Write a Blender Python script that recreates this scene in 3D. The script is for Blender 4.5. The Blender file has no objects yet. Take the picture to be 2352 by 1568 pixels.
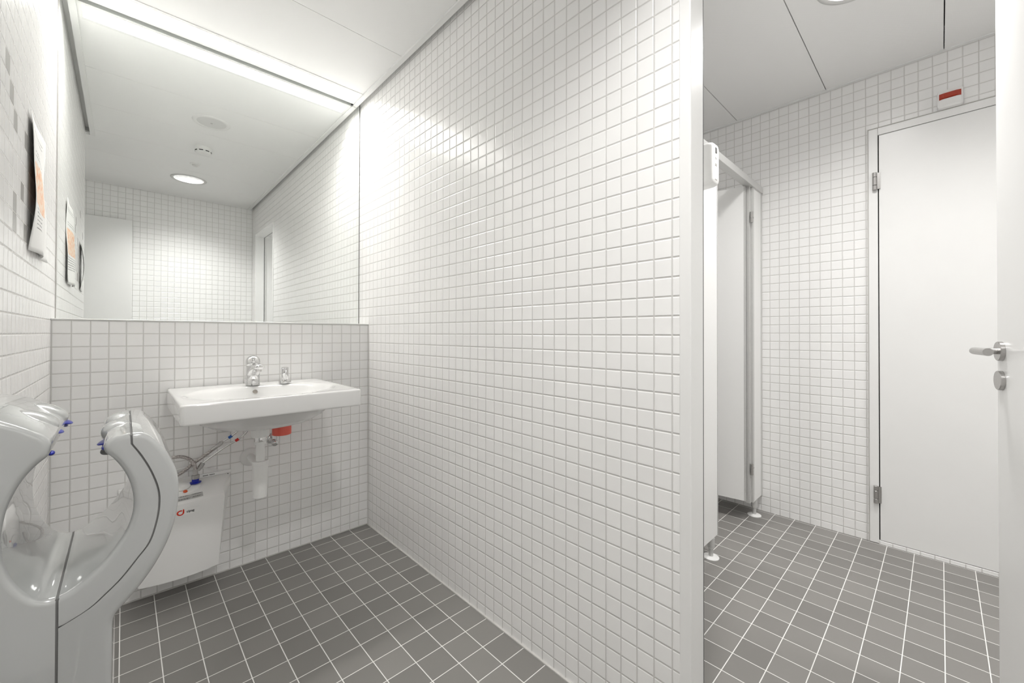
import bpy, bmesh, math, random
from mathutils import Vector, Matrix, Quaternion
random.seed(7)
PI = math.pi
R = math.radians
scene = bpy.context.scene
C = scene.collection

# ------------------------------------------------------------------ camera
cam_d = bpy.data.cameras.new('camera')
cam = bpy.data.objects.new('camera', cam_d)
C.objects.link(cam)
YAW, PITCH, ROLL = R(44.1576), R(0.4157), R(0.1183)
fw = Vector((math.sin(YAW) * math.cos(PITCH), math.cos(YAW) * math.cos(PITCH), math.sin(PITCH)))
rt = Vector((math.cos(YAW), -math.sin(YAW), 0))
up = rt.cross(fw)
rt2 = rt * math.cos(ROLL) + up * math.sin(ROLL)
up2 = -rt * math.sin(ROLL) + up * math.cos(ROLL)
m3 = Matrix((rt2, up2, -fw)).transposed()
cam.matrix_world = Matrix.Translation((-1.00847, -2.29109, 1.07911)) @ m3.to_4x4()
cam_d.sensor_width = 36.0
cam_d.lens = 937.77 / 2352 * 36
cam_d.shift_x = (1176 - 1195.0) / 2352
cam_d.shift_y = (758.46 - 784) / 2352
cam_d.clip_start = 0.02
scene.camera = cam

# ------------------------------------------------------------------ world, exposure
w = bpy.data.worlds.new('world')
scene.world = w
w.use_nodes = True
w.node_tree.nodes['Background'].inputs[0].default_value = (1, 1, 1, 1)
w.node_tree.nodes['Background'].inputs[1].default_value = 0.0
vs = scene.view_settings
vs.view_transform = 'Standard'
vs.look = 'None'
vs.gamma = 1.0
vs.use_curve_mapping = False
vs.exposure = 1.72
scene.cycles.max_bounces = 12
scene.cycles.diffuse_bounces = 8
scene.cycles.glossy_bounces = 8
scene.cycles.sample_clamp_indirect = 6.0
STRIP = 2         # radiance of the linear light's diffuser
STRIP_W = 2.4       # its downward beam, watts
FILL_ROOM = 17        # added unseen fill lamp in the toilet room, watts
FILL_CUBICLE = 11        # added unseen fill lamp inside the toilet cubicle, watts
SPOT_A = 31      # washroom downlight, watts
SPOT_B = 24      # toilet room downlight, watts


def spot(name, loc, power, size=R(136), blend=.6, parent=None):
    l = bpy.data.lights.new(name, 'SPOT')
    l.energy = power
    l.spot_size = size
    l.spot_blend = blend
    l.shadow_soft_size = 0.085
    l.color = (1.0, 0.985, 0.965)
    # the reflector throws most of the light downwards: intensity follows a power of the cosine of the angle from the axis
    l.use_nodes = True
    N, L = l.node_tree.nodes, l.node_tree.links
    g = N.new('ShaderNodeNewGeometry')
    sp = N.new('ShaderNodeSeparateXYZ')
    L.new(g.outputs['Incoming'], sp.inputs[0])
    ab = N.new('ShaderNodeMath')
    ab.operation = 'ABSOLUTE'
    L.new(sp.outputs[2], ab.inputs[0])
    pw = N.new('ShaderNodeMath')
    pw.operation = 'POWER'
    L.new(ab.outputs[0], pw.inputs[0])
    pw.inputs[1].default_value = 2.3
    L.new(pw.outputs[0], N['Emission'].inputs['Strength'])
    o = bpy.data.objects.new(name, l)
    C.objects.link(o)
    o.location = loc
    if parent:
        o.parent = parent
    return o


# ------------------------------------------------------------------ materials
def nt(name):
    m = bpy.data.materials.new(name)
    m.use_nodes = True
    t = m.node_tree
    return m, t, t.nodes, t.links, t.nodes['Principled BSDF']


def rgb(c):
    return (c[0], c[1], c[2], 1)


def simple(name, col, rough=.4, metal=0., spec=.5, coat=0., noise=0., nscale=40, bump=0., trans=0., alpha=1.):
    m, t, N, L, b = nt(name)
    b.inputs['Base Color'].default_value = rgb(col)
    b.inputs['Roughness'].default_value = rough
    b.inputs['Metallic'].default_value = metal
    b.inputs['Specular IOR Level'].default_value = spec
    b.inputs['Coat Weight'].default_value = coat
    b.inputs['Coat Roughness'].default_value = .08
    b.inputs['Transmission Weight'].default_value = trans
    if noise or bump:
        tc = N.new('ShaderNodeTexCoord')
        n = N.new('ShaderNodeTexNoise')
        n.inputs['Scale'].default_value = nscale
        n.inputs['Detail'].default_value = 4
        L.new(tc.outputs['Object'], n.inputs['Vector'])
        if noise:
            mr = N.new('ShaderNodeMapRange')
            mr.inputs['From Min'].default_value = .3
            mr.inputs['From Max'].default_value = .7
            mr.inputs['To Min'].default_value = 1 - noise
            mr.inputs['To Max'].default_value = 1 + noise
            L.new(n.outputs['Fac'], mr.inputs['Value'])
            mx = N.new('ShaderNodeMix')
            mx.data_type = 'RGBA'
            mx.blend_type = 'MULTIPLY'
            mx.inputs['Factor'].default_value = 1
            mx.inputs['A'].default_value = rgb(col)
            L.new(mr.outputs['Result'], mx.inputs['B'])
            L.new(mx.outputs['Result'], b.inputs['Base Color'])
        if bump:
            bp = N.new('ShaderNodeBump')
            bp.inputs['Strength'].default_value = 1
            bp.inputs['Distance'].default_value = bump
            L.new(n.outputs['Fac'], bp.inputs['Height'])
            L.new(bp.outputs['Normal'], b.inputs['Normal'])
    return m


def emit(name, col, strength):
    m, t, N, L, b = nt(name)
    b.inputs['Base Color'].default_value = (.8, .8, .8, 1)
    b.inputs['Emission Color'].default_value = rgb(col)
    b.inputs['Emission Strength'].default_value = strength
    return m


def math_node(N, L, op, a, b=None, c=None):
    n = N.new('ShaderNodeMath')
    n.operation = op
    for i, v in enumerate((a, b, c)):
        if v is None:
            continue
        if isinstance(v, (int, float)):
            n.inputs[i].default_value = v
        else:
            L.new(v, n.inputs[i])
    return n.outputs[0]


def tile_mat(name, pitch, col, grout, rough, joint=.0012, edge=.0038, depth=.0012, var=.03, tilt=.0, spec=.5, fine=0.):
    """glazed tiles laid on the UV grid: one UV unit is one tile"""
    m, t, N, L, b = nt(name)
    uv = N.new('ShaderNodeUVMap')
    uv.uv_map = 'UVMap'
    sp = N.new('ShaderNodeSeparateXYZ')
    L.new(uv.outputs['UV'], sp.inputs[0])
    d = []
    cell = []
    for k in (0, 1):
        fr = math_node(N, L, 'FRACT', sp.outputs[k])
        inv = math_node(N, L, 'SUBTRACT', 1.0, fr)
        mn = math_node(N, L, 'MINIMUM', fr, inv)
        d.append(math_node(N, L, 'MULTIPLY', mn, pitch))
        cell.append((math_node(N, L, 'FLOOR', sp.outputs[k]), fr))
    dist = math_node(N, L, 'MINIMUM', d[0], d[1])

    def ss(x, a, bb):
        mr = N.new('ShaderNodeMapRange')
        mr.interpolation_type = 'SMOOTHSTEP'
        mr.inputs['From Min'].default_value = a
        mr.inputs['From Max'].default_value = bb
        L.new(x, mr.inputs['Value'])
        return mr.outputs['Result']
    mask = ss(dist, joint * .85, joint * 1.15)
    h0 = ss(d[0], joint * .7, edge)
    h1 = ss(d[1], joint * .7, edge)
    h = math_node(N, L, 'MULTIPLY', h0, h1)
    cv = N.new('ShaderNodeCombineXYZ')
    L.new(cell[0][0], cv.inputs[0])
    L.new(cell[1][0], cv.inputs[1])
    wn = N.new('ShaderNodeTexWhiteNoise')
    wn.noise_dimensions = '3D'
    L.new(cv.outputs[0], wn.inputs['Vector'])
    sc = N.new('ShaderNodeSeparateColor')
    L.new(wn.outputs['Color'], sc.inputs[0])
    height = math_node(N, L, 'MULTIPLY', h, depth)
    if tilt:
        for k in (0, 1):
            r0 = math_node(N, L, 'SUBTRACT', sc.outputs[k], .5)
            f0 = math_node(N, L, 'SUBTRACT', cell[k][1], .5)
            tl = math_node(N, L, 'MULTIPLY', math_node(N, L, 'MULTIPLY', r0, f0), tilt)
            height = math_node(N, L, 'ADD', height, tl)
    if fine:
        tc = N.new('ShaderNodeTexCoord')
        nz = N.new('ShaderNodeTexNoise')
        nz.inputs['Scale'].default_value = 260
        nz.inputs['Detail'].default_value = 3
        L.new(tc.outputs['Object'], nz.inputs['Vector'])
        height = math_node(N, L, 'ADD', height, math_node(N, L, 'MULTIPLY', nz.outputs['Fac'], fine))
    bp = N.new('ShaderNodeBump')
    bp.inputs['Strength'].default_value = 1
    bp.inputs['Distance'].default_value = 1
    L.new(height, bp.inputs['Height'])
    L.new(bp.outputs['Normal'], b.inputs['Normal'])
    vr = N.new('ShaderNodeMapRange')
    vr.inputs['To Min'].default_value = 1 - var
    vr.inputs['To Max'].default_value = 1 + var
    L.new(sc.outputs[2], vr.inputs['Value'])
    vm = N.new('ShaderNodeMix')
    vm.data_type = 'RGBA'
    vm.blend_type = 'MULTIPLY'
    vm.inputs['Factor'].default_value = 1
    vm.inputs['A'].default_value = rgb(col)
    L.new(vr.outputs['Result'], vm.inputs['B'])
    mx = N.new('ShaderNodeMix')
    mx.data_type = 'RGBA'
    mx.inputs['A'].default_value = rgb(grout)
    L.new(mask, mx.inputs['Factor'])
    L.new(vm.outputs['Result'], mx.inputs['B'])
    L.new(mx.outputs['Result'], b.inputs['Base Color'])
    rm = N.new('ShaderNodeMapRange')
    rm.inputs['To Min'].default_value = .85
    rm.inputs['To Max'].default_value = rough
    L.new(mask, rm.inputs['Value'])
    L.new(rm.outputs['Result'], b.inputs['Roughness'])
    b.inputs['Specular IOR Level'].default_value = spec
    return m


M = {}
M['tile'] = tile_mat('white_wall_tile', .05, (.92, .917, .911), (.64, .63, .61), .22, tilt=.0007, var=.012)
M['tile_grey'] = tile_mat('grey_wall_tile', .05, (.50, .49, .475), (.62, .605, .58), .22, tilt=.0012)
M['floor'] = tile_mat('dark_floor_tile', .101, (.225, .217, .206), (.82, .81, .79), .42, joint=.0014, edge=.0034, depth=.0006,
                      var=.10, tilt=.0006, fine=.00006)
M['white'] = simple('white_lacquer', (.86, .86, .853), .32)
M['door'] = simple('white_laminate', (.86, .86, .853), .28, noise=.008, nscale=6)
M['panel'] = simple('partition_laminate', (.86, .86, .853), .35)
M['trim'] = simple('white_trim', (.86, .86, .853), .4)
M['dark'] = simple('dark_gap', (.012, .012, .012), .8)
M['slab'] = simple('ceiling_void', (.10, .10, .10), .9)
M['alu'] = simple('anodised_aluminium', (.66, .66, .65), .4, metal=.5, noise=.02, nscale=90)
M['chrome'] = simple('chrome', (.74, .74, .74), .05, metal=1)
M['steel'] = simple('brushed_steel', (.52, .51, .50), .3, metal=1, noise=.05, nscale=150)
M['ceramic'] = simple('sanitary_ceramic', (.78, .78, .773), .08, spec=.5, coat=.3)
M['plastic'] = simple('white_plastic', (.84, .84, .83), .3)
M['heater'] = simple('heater_enamel', (.92, .92, .912), .25)
M['silicone'] = simple('grey_silicone', (.58, .57, .55), .5)
M['blue'] = simple('blue_plastic', (.012, .022, .33), .3)
M['red'] = simple('red_plastic', (.62, .02, .015), .3)
M['blueclip'] = simple('blue_clip', (.01, .10, .42), .3)
M['orange'] = simple('orange_lens', (.75, .10, .02), .2)
M['soap'] = simple('pink_soap_plastic', (.80, .13, .09), .3)
M['rubber'] = simple('black_rubber', (.02, .02, .02), .6)
M['silver'] = simple('silver_paint', (.41, .42, .415), .25, metal=.0, coat=1.0, spec=.6)
M['silver'].node_tree.nodes['Principled BSDF'].inputs['Coat IOR'].default_value = 1.9
M['silver'].node_tree.nodes['Principled BSDF'].inputs['Coat Roughness'].default_value = .03
M['seam'] = simple('seam_grey', (.16, .16, .158), .5)
M['label'] = simple('silver_label', (.58, .58, .57), .4)
M['ink'] = simple('dark_ink', (.06, .06, .06), .6)
M['logo'] = simple('red_ink', (.80, .05, .02), .5)
M['mesh_grey'] = simple('grille_white', (.78, .78, .77), .6, bump=.001, nscale=900)
M['strip'] = emit('light_diffuser', (1.0, .975, .94), STRIP)
M['lamp'] = emit('lamp_glass', (1.0, .98, .95), 14.0)
M['reflector'] = simple('reflector_aluminium', (.8, .8, .8), .25, metal=1)


def alarm_red():
    m, t, N, L, b = nt('red_strobe_lens')
    b.inputs['Base Color'].default_value = (.42, .035, .012, 1)
    b.inputs['Roughness'].default_value = .12
    b.inputs['Coat Weight'].default_value = .6
    return m


M['strobe'] = alarm_red()


def mirror_mat():
    m, t, N, L, b = nt('mirror_glass')
    b.inputs['Base Color'].default_value = (.90, .92, .905, 1)
    b.inputs['Metallic'].default_value = 1
    b.inputs['Roughness'].default_value = 0
    return m


M['mirror'] = mirror_mat()


def perforated():
    m, t, N, L, b = nt('perforated_ceiling_metal')
    tc = N.new('ShaderNodeTexCoord')
    sp = N.new('ShaderNodeSeparateXYZ')
    L.new(tc.outputs['Object'], sp.inputs[0])
    v = []
    for k in (0, 1):
        s = math_node(N, L, 'MULTIPLY', sp.outputs[k], 2 * PI / .0045)
        v.append(math_node(N, L, 'SINE', s))
    pr = math_node(N, L, 'MULTIPLY', v[0], v[1])
    mr = N.new('ShaderNodeMapRange')
    mr.inputs['From Min'].default_value = .25
    mr.inputs['From Max'].default_value = .55
    mr.inputs['To Min'].default_value = 1
    mr.inputs['To Max'].default_value = 0
    L.new(pr, mr.inputs['Value'])
    mx = N.new('ShaderNodeMix')
    mx.data_type = 'RGBA'
    mx.inputs['A'].default_value = (.82, .82, .812, 1)
    mx.inputs['B'].default_value = (.935, .935, .93, 1)
    L.new(mr.outputs['Result'], mx.inputs['Factor'])
    L.new(mx.outputs['Result'], b.inputs['Base Color'])
    b.inputs['Roughness'].default_value = .55
    return m


M['ceil'] = perforated()


def braid():
    m, t, N, L, b = nt('braided_steel')
    tc = N.new('ShaderNodeTexCoord')
    vo = N.new('ShaderNodeTexVoronoi')
    vo.inputs['Scale'].default_value = 240
    L.new(tc.outputs['Object'], vo.inputs['Vector'])
    cr = N.new('ShaderNodeValToRGB')
    cr.color_ramp.elements[0].color = (.78, .76, .74, 1)
    cr.color_ramp.elements[1].color = (.30, .26, .25, 1)
    cr.color_ramp.elements[1].position = .8
    L.new(vo.outputs['Distance'], cr.inputs['Fac'])
    L.new(cr.outputs['Color'], b.inputs['Base Color'])
    b.inputs['Metallic'].default_value = .7
    b.inputs['Roughness'].default_value = .35
    return m


M['braid'] = braid()


def paper_mat(name, seed):
    """white sheet: heading line, an orange block of hand pictures, lines of text (UV 0..1)"""
    m, t, N, L, b = nt(name)
    uv = N.new('ShaderNodeUVMap')
    uv.uv_map = 'UVMap'
    sp = N.new('ShaderNodeSeparateXYZ')
    L.new(uv.outputs['UV'], sp.inputs[0])
    u, v = sp.outputs[0], sp.outputs[1]

    def band(x, lo, hi):
        return math_node(N, L, 'MULTIPLY', math_node(N, L, 'GREATER_THAN', x, lo), math_node(N, L, 'LESS_THAN', x, hi))
    blk = math_node(N, L, 'MULTIPLY', band(v, .36, .66), band(u, .08, .92))
    no = N.new('ShaderNodeTexNoise')
    no.inputs['Scale'].default_value = 26
    no.inputs['Detail'].default_value = 1.5
    no.inputs['Distortion'].default_value = .6
    mp = N.new('ShaderNodeMapping')
    mp.inputs['Location'].default_value = (seed, seed * 2, 0)
    mp.inputs['Scale'].default_value = (1, .8, 1)
    L.new(uv.outputs['UV'], mp.inputs['Vector'])
    L.new(mp.outputs['Vector'], no.inputs['Vector'])
    cr = N.new('ShaderNodeValToRGB')
    e = cr.color_ramp.elements
    e[0].position, e[0].color = .42, (.87, .74, .62, 1)
    e[1].position, e[1].color = .62, (.86, .43, .24, 1)
    x = e.new(.54)
    x.color = (.86, .62, .46, 1)
    L.new(no.outputs['Fac'], cr.inputs['Fac'])
    # text lines
    wave = math_node(N, L, 'FRACT', math_node(N, L, 'MULTIPLY', v, 34))
    ln = math_node(N, L, 'LESS_THAN', wave, .28)
    reg = math_node(N, L, 'ADD', band(v, .16, .33), math_node(N, L, 'ADD', band(v, .70, .76), band(v, .86, .93)))
    wn = N.new('ShaderNodeTexNoise')
    wn.inputs['Scale'].default_value = 60
    L.new(uv.outputs['UV'], wn.inputs['Vector'])
    txt = math_node(N, L, 'MULTIPLY', math_node(N, L, 'MULTIPLY', ln, reg), math_node(N, L, 'MULTIPLY', band(u, .12, .80),
                    math_node(N, L, 'GREATER_THAN', wn.outputs['Fac'], .42)))
    m1 = N.new('ShaderNodeMix')
    m1.data_type = 'RGBA'
    m1.inputs['A'].default_value = (.84, .84, .83, 1)
    L.new(blk, m1.inputs['Factor'])
    L.new(cr.outputs['Color'], m1.inputs['B'])
    m2 = N.new('ShaderNodeMix')
    m2.data_type = 'RGBA'
    m2.inputs['B'].default_value = (.25, .25, .25, 1)
    L.new(txt, m2.inputs['Factor'])
    L.new(m1.outputs['Result'], m2.inputs['A'])
    L.new(m2.outputs['Result'], b.inputs['Base Color'])
    b.inputs['Roughness'].default_value = .7
    return m


M['paper'] = paper_mat('printed_notice', 3.1)
M['paper_plain'] = simple('paper', (.80, .80, .79), .7)


# ------------------------------------------------------------------ mesh helpers
def new_bm():
    return bmesh.new()


def box(bm, x0, x1, y0, y1, z0, z1, mi=0):
    v = [bm.verts.new(p) for p in ((x0, y0, z0), (x1, y0, z0), (x1, y1, z0), (x0, y1, z0),
                                   (x0, y0, z1), (x1, y0, z1), (x1, y1, z1), (x0, y1, z1))]
    fs = []
    for f in ((0, 3, 2, 1), (4, 5, 6, 7), (0, 1, 5, 4), (1, 2, 6, 5), (2, 3, 7, 6), (3, 0, 4, 7)):
        fc = bm.faces.new([v[i] for i in f])
        fc.material_index = mi
        fs.append(fc)
    return v


def loft(bm, rings, cap0=True, cap1=True, close=True, mi=0):
    vr = [[bm.verts.new(p) for p in r] for r in rings]
    n = len(vr[0])
    for a, b in zip(vr, vr[1:]):
        for i in range(n if close else n - 1):
            j = (i + 1) % n
            f = bm.faces.new((a[i], a[j], b[j], b[i]))
            f.material_index = mi
    if cap0:
        bm.faces.new(list(reversed(vr[0]))).material_index = mi
    if cap1:
        bm.faces.new(vr[-1]).material_index = mi
    return vr


def lathe(bm, prof, loc=(0, 0, 0), axis=(0, 0, 1), n=40, mi=0, cap0=True, cap1=True):
    """prof: (radius, height along the axis)"""
    q = Vector((0, 0, 1)).rotation_difference(Vector(axis).normalized())
    loc = Vector(loc)
    rings = []
    for r, h in prof:
        rings.append([loc + q @ Vector((r * math.cos(2 * PI * k / n), r * math.sin(2 * PI * k / n), h)) for k in range(n)])
    return loft(bm, rings, cap0, cap1, mi=mi)


def tube(bm, pts, r, n=14, mi=0, cap=True):
    pts = [Vector(p) for p in pts]
    rr = r if isinstance(r, (list, tuple)) else [r] * len(pts)
    rings = []
    prev = None
    nrm = None
    for i, p in enumerate(pts):
        t = (pts[min(i + 1, len(pts) - 1)] - pts[max(i - 1, 0)]).normalized()
        if nrm is None:
            a = Vector((0, 0, 1)) if abs(t.z) < .9 else Vector((1, 0, 0))
            nrm = (a - t * a.dot(t)).normalized()
        else:
            nrm = (nrm - t * nrm.dot(t)).normalized()
        bn = t.cross(nrm)
        rings.append([p + (nrm * math.cos(2 * PI * k / n) + bn * math.sin(2 * PI * k / n)) * rr[i] for k in range(n)])
    loft(bm, rings, cap, cap, mi=mi)


def spline(pts, sub=8):
    """Catmull-Rom through the points"""
    P = [Vector(p) for p in pts]
    out = []
    for i in range(len(P) - 1):
        p0, p1, p2, p3 = P[max(i - 1, 0)], P[i], P[i + 1], P[min(i + 2, len(P) - 1)]
        for k in range(sub):
            t = k / sub
            out.append(.5 * ((2 * p1) + (-p0 + p2) * t + (2 * p0 - 5 * p1 + 4 * p2 - p3) * t * t + (-p0 + 3 * p1 - 3 * p2 + p3) * t ** 3))
    out.append(P[-1])
    return out


def rrect(w, h, r, n=6):
    """rounded rectangle outline in 2D, centred"""
    o = []
    for cx, cy, a0 in ((w / 2 - r, h / 2 - r, 0), (-w / 2 + r, h / 2 - r, 90), (-w / 2 + r, -h / 2 + r, 180), (w / 2 - r, -h / 2 + r, 270)):
        for k in range(n + 1):
            a = R(a0 + 90 * k / n)
            o.append((cx + r * math.cos(a), cy + r * math.sin(a)))
    return o


def link(name, bm, mats, parent=None, smooth=False, angle=35, bevel=0, seg=3, loc=None):
    me = bpy.data.meshes.new(name)
    bmesh.ops.recalc_face_normals(bm, faces=bm.faces)
    bm.to_mesh(me)
    bm.free()
    o = bpy.data.objects.new(name, me)
    C.objects.link(o)
    for m in (mats if isinstance(mats, (list, tuple)) else [mats]):
        me.materials.append(m)
    if smooth or bevel:
        for p in me.polygons:
            p.use_smooth = True
        me.set_sharp_from_angle(angle=R(angle))
    if bevel:
        b = o.modifiers.new('bevel', 'BEVEL')
        b.width = bevel
        b.segments = seg
        b.limit_method = 'ANGLE'
        b.angle_limit = R(40)
        b.harden_normals = True
    if parent:
        o.parent = parent
    return o


def sub(name, bm, mats, parent, **k):
    """a part: geometry is given in world coordinates, kept there under its thing"""
    o = link(name, bm, mats, None, **k)
    o.parent = parent
    o.matrix_parent_inverse = Matrix.Identity(4)
    if parent.parent is None:
        o.location = -parent.location
    return o


def thing(name, label, cat, loc=(0, 0, 0), group=None, kind=None):
    o = bpy.data.objects.new(name, None)
    o.empty_display_size = .05
    C.objects.link(o)
    o.location = loc
    return tag(o, label, cat, group, kind)


def tag(o, label, cat, group=None, kind=None):
    o['label'] = label
    o['category'] = cat
    if group:
        o['group'] = group
    if kind:
        o['kind'] = kind
    return o


def tile_uv(o, pu, pv, ox=0., oy=0., oz=0.):
    me = o.data
    uv = me.uv_layers.new(name='UVMap')
    for p in me.polygons:
        n = p.normal
        for li in p.loop_indices:
            c = me.vertices[me.loops[li].vertex_index].co
            if abs(n.x) > .7:
                uv.data[li].uv = ((c.y - oy) / pu, (c.z - oz) / pv)
            elif abs(n.y) > .7:
                uv.data[li].uv = ((c.x - ox) / pu, (c.z - oz) / pv)
            else:
                uv.data[li].uv = ((c.x - ox) / pu, (c.y - oy) / pv)


# ------------------------------------------------------------------ main dimensions (metres)
LW = -1.203          # left wall face
YM = 0.130           # mirror face
YR = -2.712          # rear wall face
YE = -1.455          # the left wall ends here, the room widens behind it
XA = -2.05           # far side of that recess
XD = 1.8088          # far wall of the toilet room
TW = 0.083           # thickness of the right wall
ZC = 2.43            # ceiling panels
ZT = 2.56            # top of the walls
ZF = -0.012          # washroom floor
ZF2 = -0.004         # toilet room floor
ROW = 1.0741         # a horizontal joint of the wall tiles
DADO = 1.1241
DY0, DY1, DZ = -1.8317, -2.562, 2.132   # doorway in the right wall (outer edges of its frame)


def structure(name, bm, mats, label, cat, **k):
    o = link(name, bm, mats, **k)
    return tag(o, label, cat, kind='structure')


# ------------------------------------------------------------------ walls, floors, ceilings
b = new_bm()
box(b, LW, 0, 0, YM + .004, ZF - .06, DADO)
box(b, LW, 0, YM + .004, .2, ZF - .06, ZT)
o = structure('wall_back', b, M['tile'], 'white tiled half wall carrying the washbasin below the mirror', 'wall')
tile_uv(o, .05, .05, -.0009, 0, ROW)

b = new_bm()
box(b, 0, TW, DY0, .2, ZF - .06, ZT)
box(b, 0, TW, DY1, DY0, DZ, ZT)
box(b, 0, TW, YR - .1, DY1, ZF - .06, ZT)
o = structure('wall_right', b, M['tile'], 'white tiled wall between the washbasin and the open doorway', 'wall')
tile_uv(o, .05, .05, 0, -.0612, ROW)

# left wall: quads on the tile grid so that single tiles can be grey
accent = {(-.83, 1.699), (-.73, 1.599), (-.93, 1.599), (-.58, 1.599), (-.93, 1.399), (-.73, 1.399), (-.73, 1.349), (-.63, 1.449),
          (-.58, 1.349), (-.48, 1.399), (-1.13, 1.799), (-.98, 1.399), (-1.08, 1.399), (-.78, 1.649), (-1.23, 1.549), (-1.33, 1.699),
          (-1.18, 1.349)}
acc = {(round((a + .93) / .05), round((z - ROW) / .05 - .5)) for a, z in accent}
b = new_bm()
ys = [YE] + [-.93 + .05 * k for k in range(-10, 25) if YE < -.93 + .05 * k < .2] + [.2]
zs = [ZF - .06] + [ROW + .05 * k for k in range(-21, 30) if ROW + .05 * k < ZT] + [ZT]
gv = [[b.verts.new((LW, y, z)) for z in zs] for y in ys]
for i in range(len(ys) - 1):
    for j in range(len(zs) - 1):
        f = b.faces.new((gv[i][j], gv[i + 1][j], gv[i + 1][j + 1], gv[i][j + 1]))
        key = (round(((ys[i] + ys[i + 1]) / 2 + .93) / .05 - .5), round(((zs[j] + zs[j + 1]) / 2 - ROW) / .05 - .5))
        f.material_index = 1 if key in acc else 0
bx = [(XA - .1, YE), (XA - .1, .2)]
lo = [b.verts.new((x, y, ZF - .06)) for x, y in bx]
hi = [b.verts.new((x, y, ZT)) for x, y in bx]
b.faces.new([lo[0]] + gv[0] + [hi[0]])
b.faces.new([lo[1], hi[1]] + list(reversed(gv[-1])))
b.faces.new((lo[1], lo[0], hi[0], hi[1]))
b.faces.new([hi[0]] + [c[-1] for c in gv] + [hi[1]])
b.faces.new([lo[1]] + [c[0] for c in reversed(gv)] + [lo[0]])
o = structure('wall_left', b, [M['tile'], M['tile_grey']], 'white tiled wall with scattered grey tiles and a paper notice', 'wall')
tile_uv(o, .05, .05, 0, -.93, ROW)

b = new_bm()
box(b, XA - .1, 0, YR - .1, YR, ZF - .06, ZT)
o = structure('wall_rear', b, M['tile'], 'white tiled wall facing the mirror, seen in its reflection', 'wall')
tile_uv(o, .05, .05, -.005, 0, ROW)
b = new_bm()
box(b, XA - .1, XA, YR, YE, ZF - .06, ZT)
o = structure('wall_recess', b, M['tile'], 'white tiled end wall of the recess behind the left wall', 'wall')
tile_uv(o, .05, .05, 0, 0, ROW)
b = new_bm()
box(b, XD, XD + .1, -3.5, .1, ZF - .06, ZT)
o = structure('wall_far', b, M['tile'], 'white tiled far wall of the toilet room holding the grey-white door', 'wall')
tile_uv(o, .05, .05, 0, -.0178, ROW + .0082)
b = new_bm()
box(b, TW, XD, 0, .1, ZF - .06, ZT)
o = structure('wall_cubicle', b, M['tile'], 'white tiled rear wall of the toilet cubicle', 'wall')
tile_uv(o, .05, .05, -.005, 0, ROW)
b = new_bm()
box(b, 0, XD + .1, -3.6, -3.5, ZF - .06, ZT)
box(b, 0, TW, -3.5, YR - .1, ZF - .06, ZT)
o = structure('wall_near', b, M['tile'], 'white tiled wall of the toilet room behind the open door leaf', 'wall')
tile_uv(o, .05, .05, -.005, 0, ROW)

b = new_bm()
box(b, XA, .04, YR, 0, ZF - .05, ZF)
o = structure('floor', b, M['floor'], 'dark grey square tiled washroom floor with pale joints', 'floor')
tile_uv(o, .1008, .1014, -.0042, -.0616, 0)
b = new_bm()
box(b, .04, XD, -3.5, 0, ZF2 - .05, ZF2)
o = structure('floor.001', b, M['floor'], 'dark grey square tiled toilet room floor beyond the doorway', 'floor')
tile_uv(o, .1008, .1005, .985, -1.694, 0)



def panel_with_hole(bm, x0, x1, y0, y1, holes, z0, z1):
    """ceiling panel as a box; round cut-outs go through it"""
    n = 40
    if not holes:
        box(bm, x0, x1, y0, y1, z0, z1)
        return
    cx, cy, r = holes[0]
    # square-to-circle ring around the hole, rectangle strips elsewhere
    s = r * 1.12
    box(bm, x0, cx - s, y0, y1, z0, z1)
    box(bm, cx + s, x1, y0, y1, z0, z1)
    if cy + s < y1:
        box(bm, cx - s, cx + s, cy + s, y1, z0, z1)
    if y0 < cy - s:
        box(bm, cx - s, cx + s, y0, cy - s, z0, z1)
    for z, flip in ((z0, 0), (z1, 1)):
        ci, sq = [], []
        for k in range(n):
            a = 2 * PI * k / n
            ci.append(bm.verts.new((cx + r * math.cos(a), cy + r * math.sin(a), z)))
            q = s / max(abs(math.cos(a)), abs(math.sin(a)))
            sq.append(bm.verts.new((cx + q * math.cos(a), cy + q * math.sin(a), z)))
        for k in range(n):
            j = (k + 1) % n
            bm.faces.new((ci[k], ci[j], sq[j], sq[k]))


DL_A = (-.606, -2.058)
DL_B = (.994, -2.07)
FILL_D = (.994, -3.0)
FILL_E = (.95, -.70)
b = new_bm()
jy = [-.018, -.462, -.926, -1.370, -1.815, -2.262, YR]
g = .0012
for i in range(6):
    y1, y0 = jy[i] - (g if i else 0), jy[i + 1] + (g if i < 5 else 0)
    x0 = -1.160 if y1 > YE else XA
    if y0 < YE < y1:
        box(b, XA, -1.160, y0, YE - .004, ZC, ZC + .012)
        x0 = -1.160
        box(b, x0, -.0432, y0, y1, ZC, ZC + .012)
        continue
    hole = [(DL_A[0], DL_A[1], .104)] if y0 < DL_A[1] < y1 else []
    panel_with_hole(b, x0, -.0432, y0, y1, hole, ZC, ZC + .012)
box(b, XA - .1, .0, YR - .1, .2, ZT - .004, ZT + .05, 1)
o = structure('ceiling', b, [M['ceil'], M['slab']], 'white perforated metal panel ceiling over the washroom', 'ceiling')
b = new_bm()
ZC2 = 2.44
jy2 = [0, -.475, -.93, -1.389, -1.850, -2.307, -2.765, -3.22, -3.5]
g = .002
for i in range(8):
    y1, y0 = jy2[i] - (g if i else 0), jy2[i + 1] + (g if i < 7 else 0)
    hole = [(d[0], d[1], .104) for d in (DL_B, FILL_D, FILL_E) if y0 < d[1] < y1]
    panel_with_hole(b, TW, XD - .014, y0, y1, hole, ZC2, ZC2 + .012)
box(b, 0, XD + .1, -3.6, .2, ZT, ZT + .05, 1)
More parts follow.
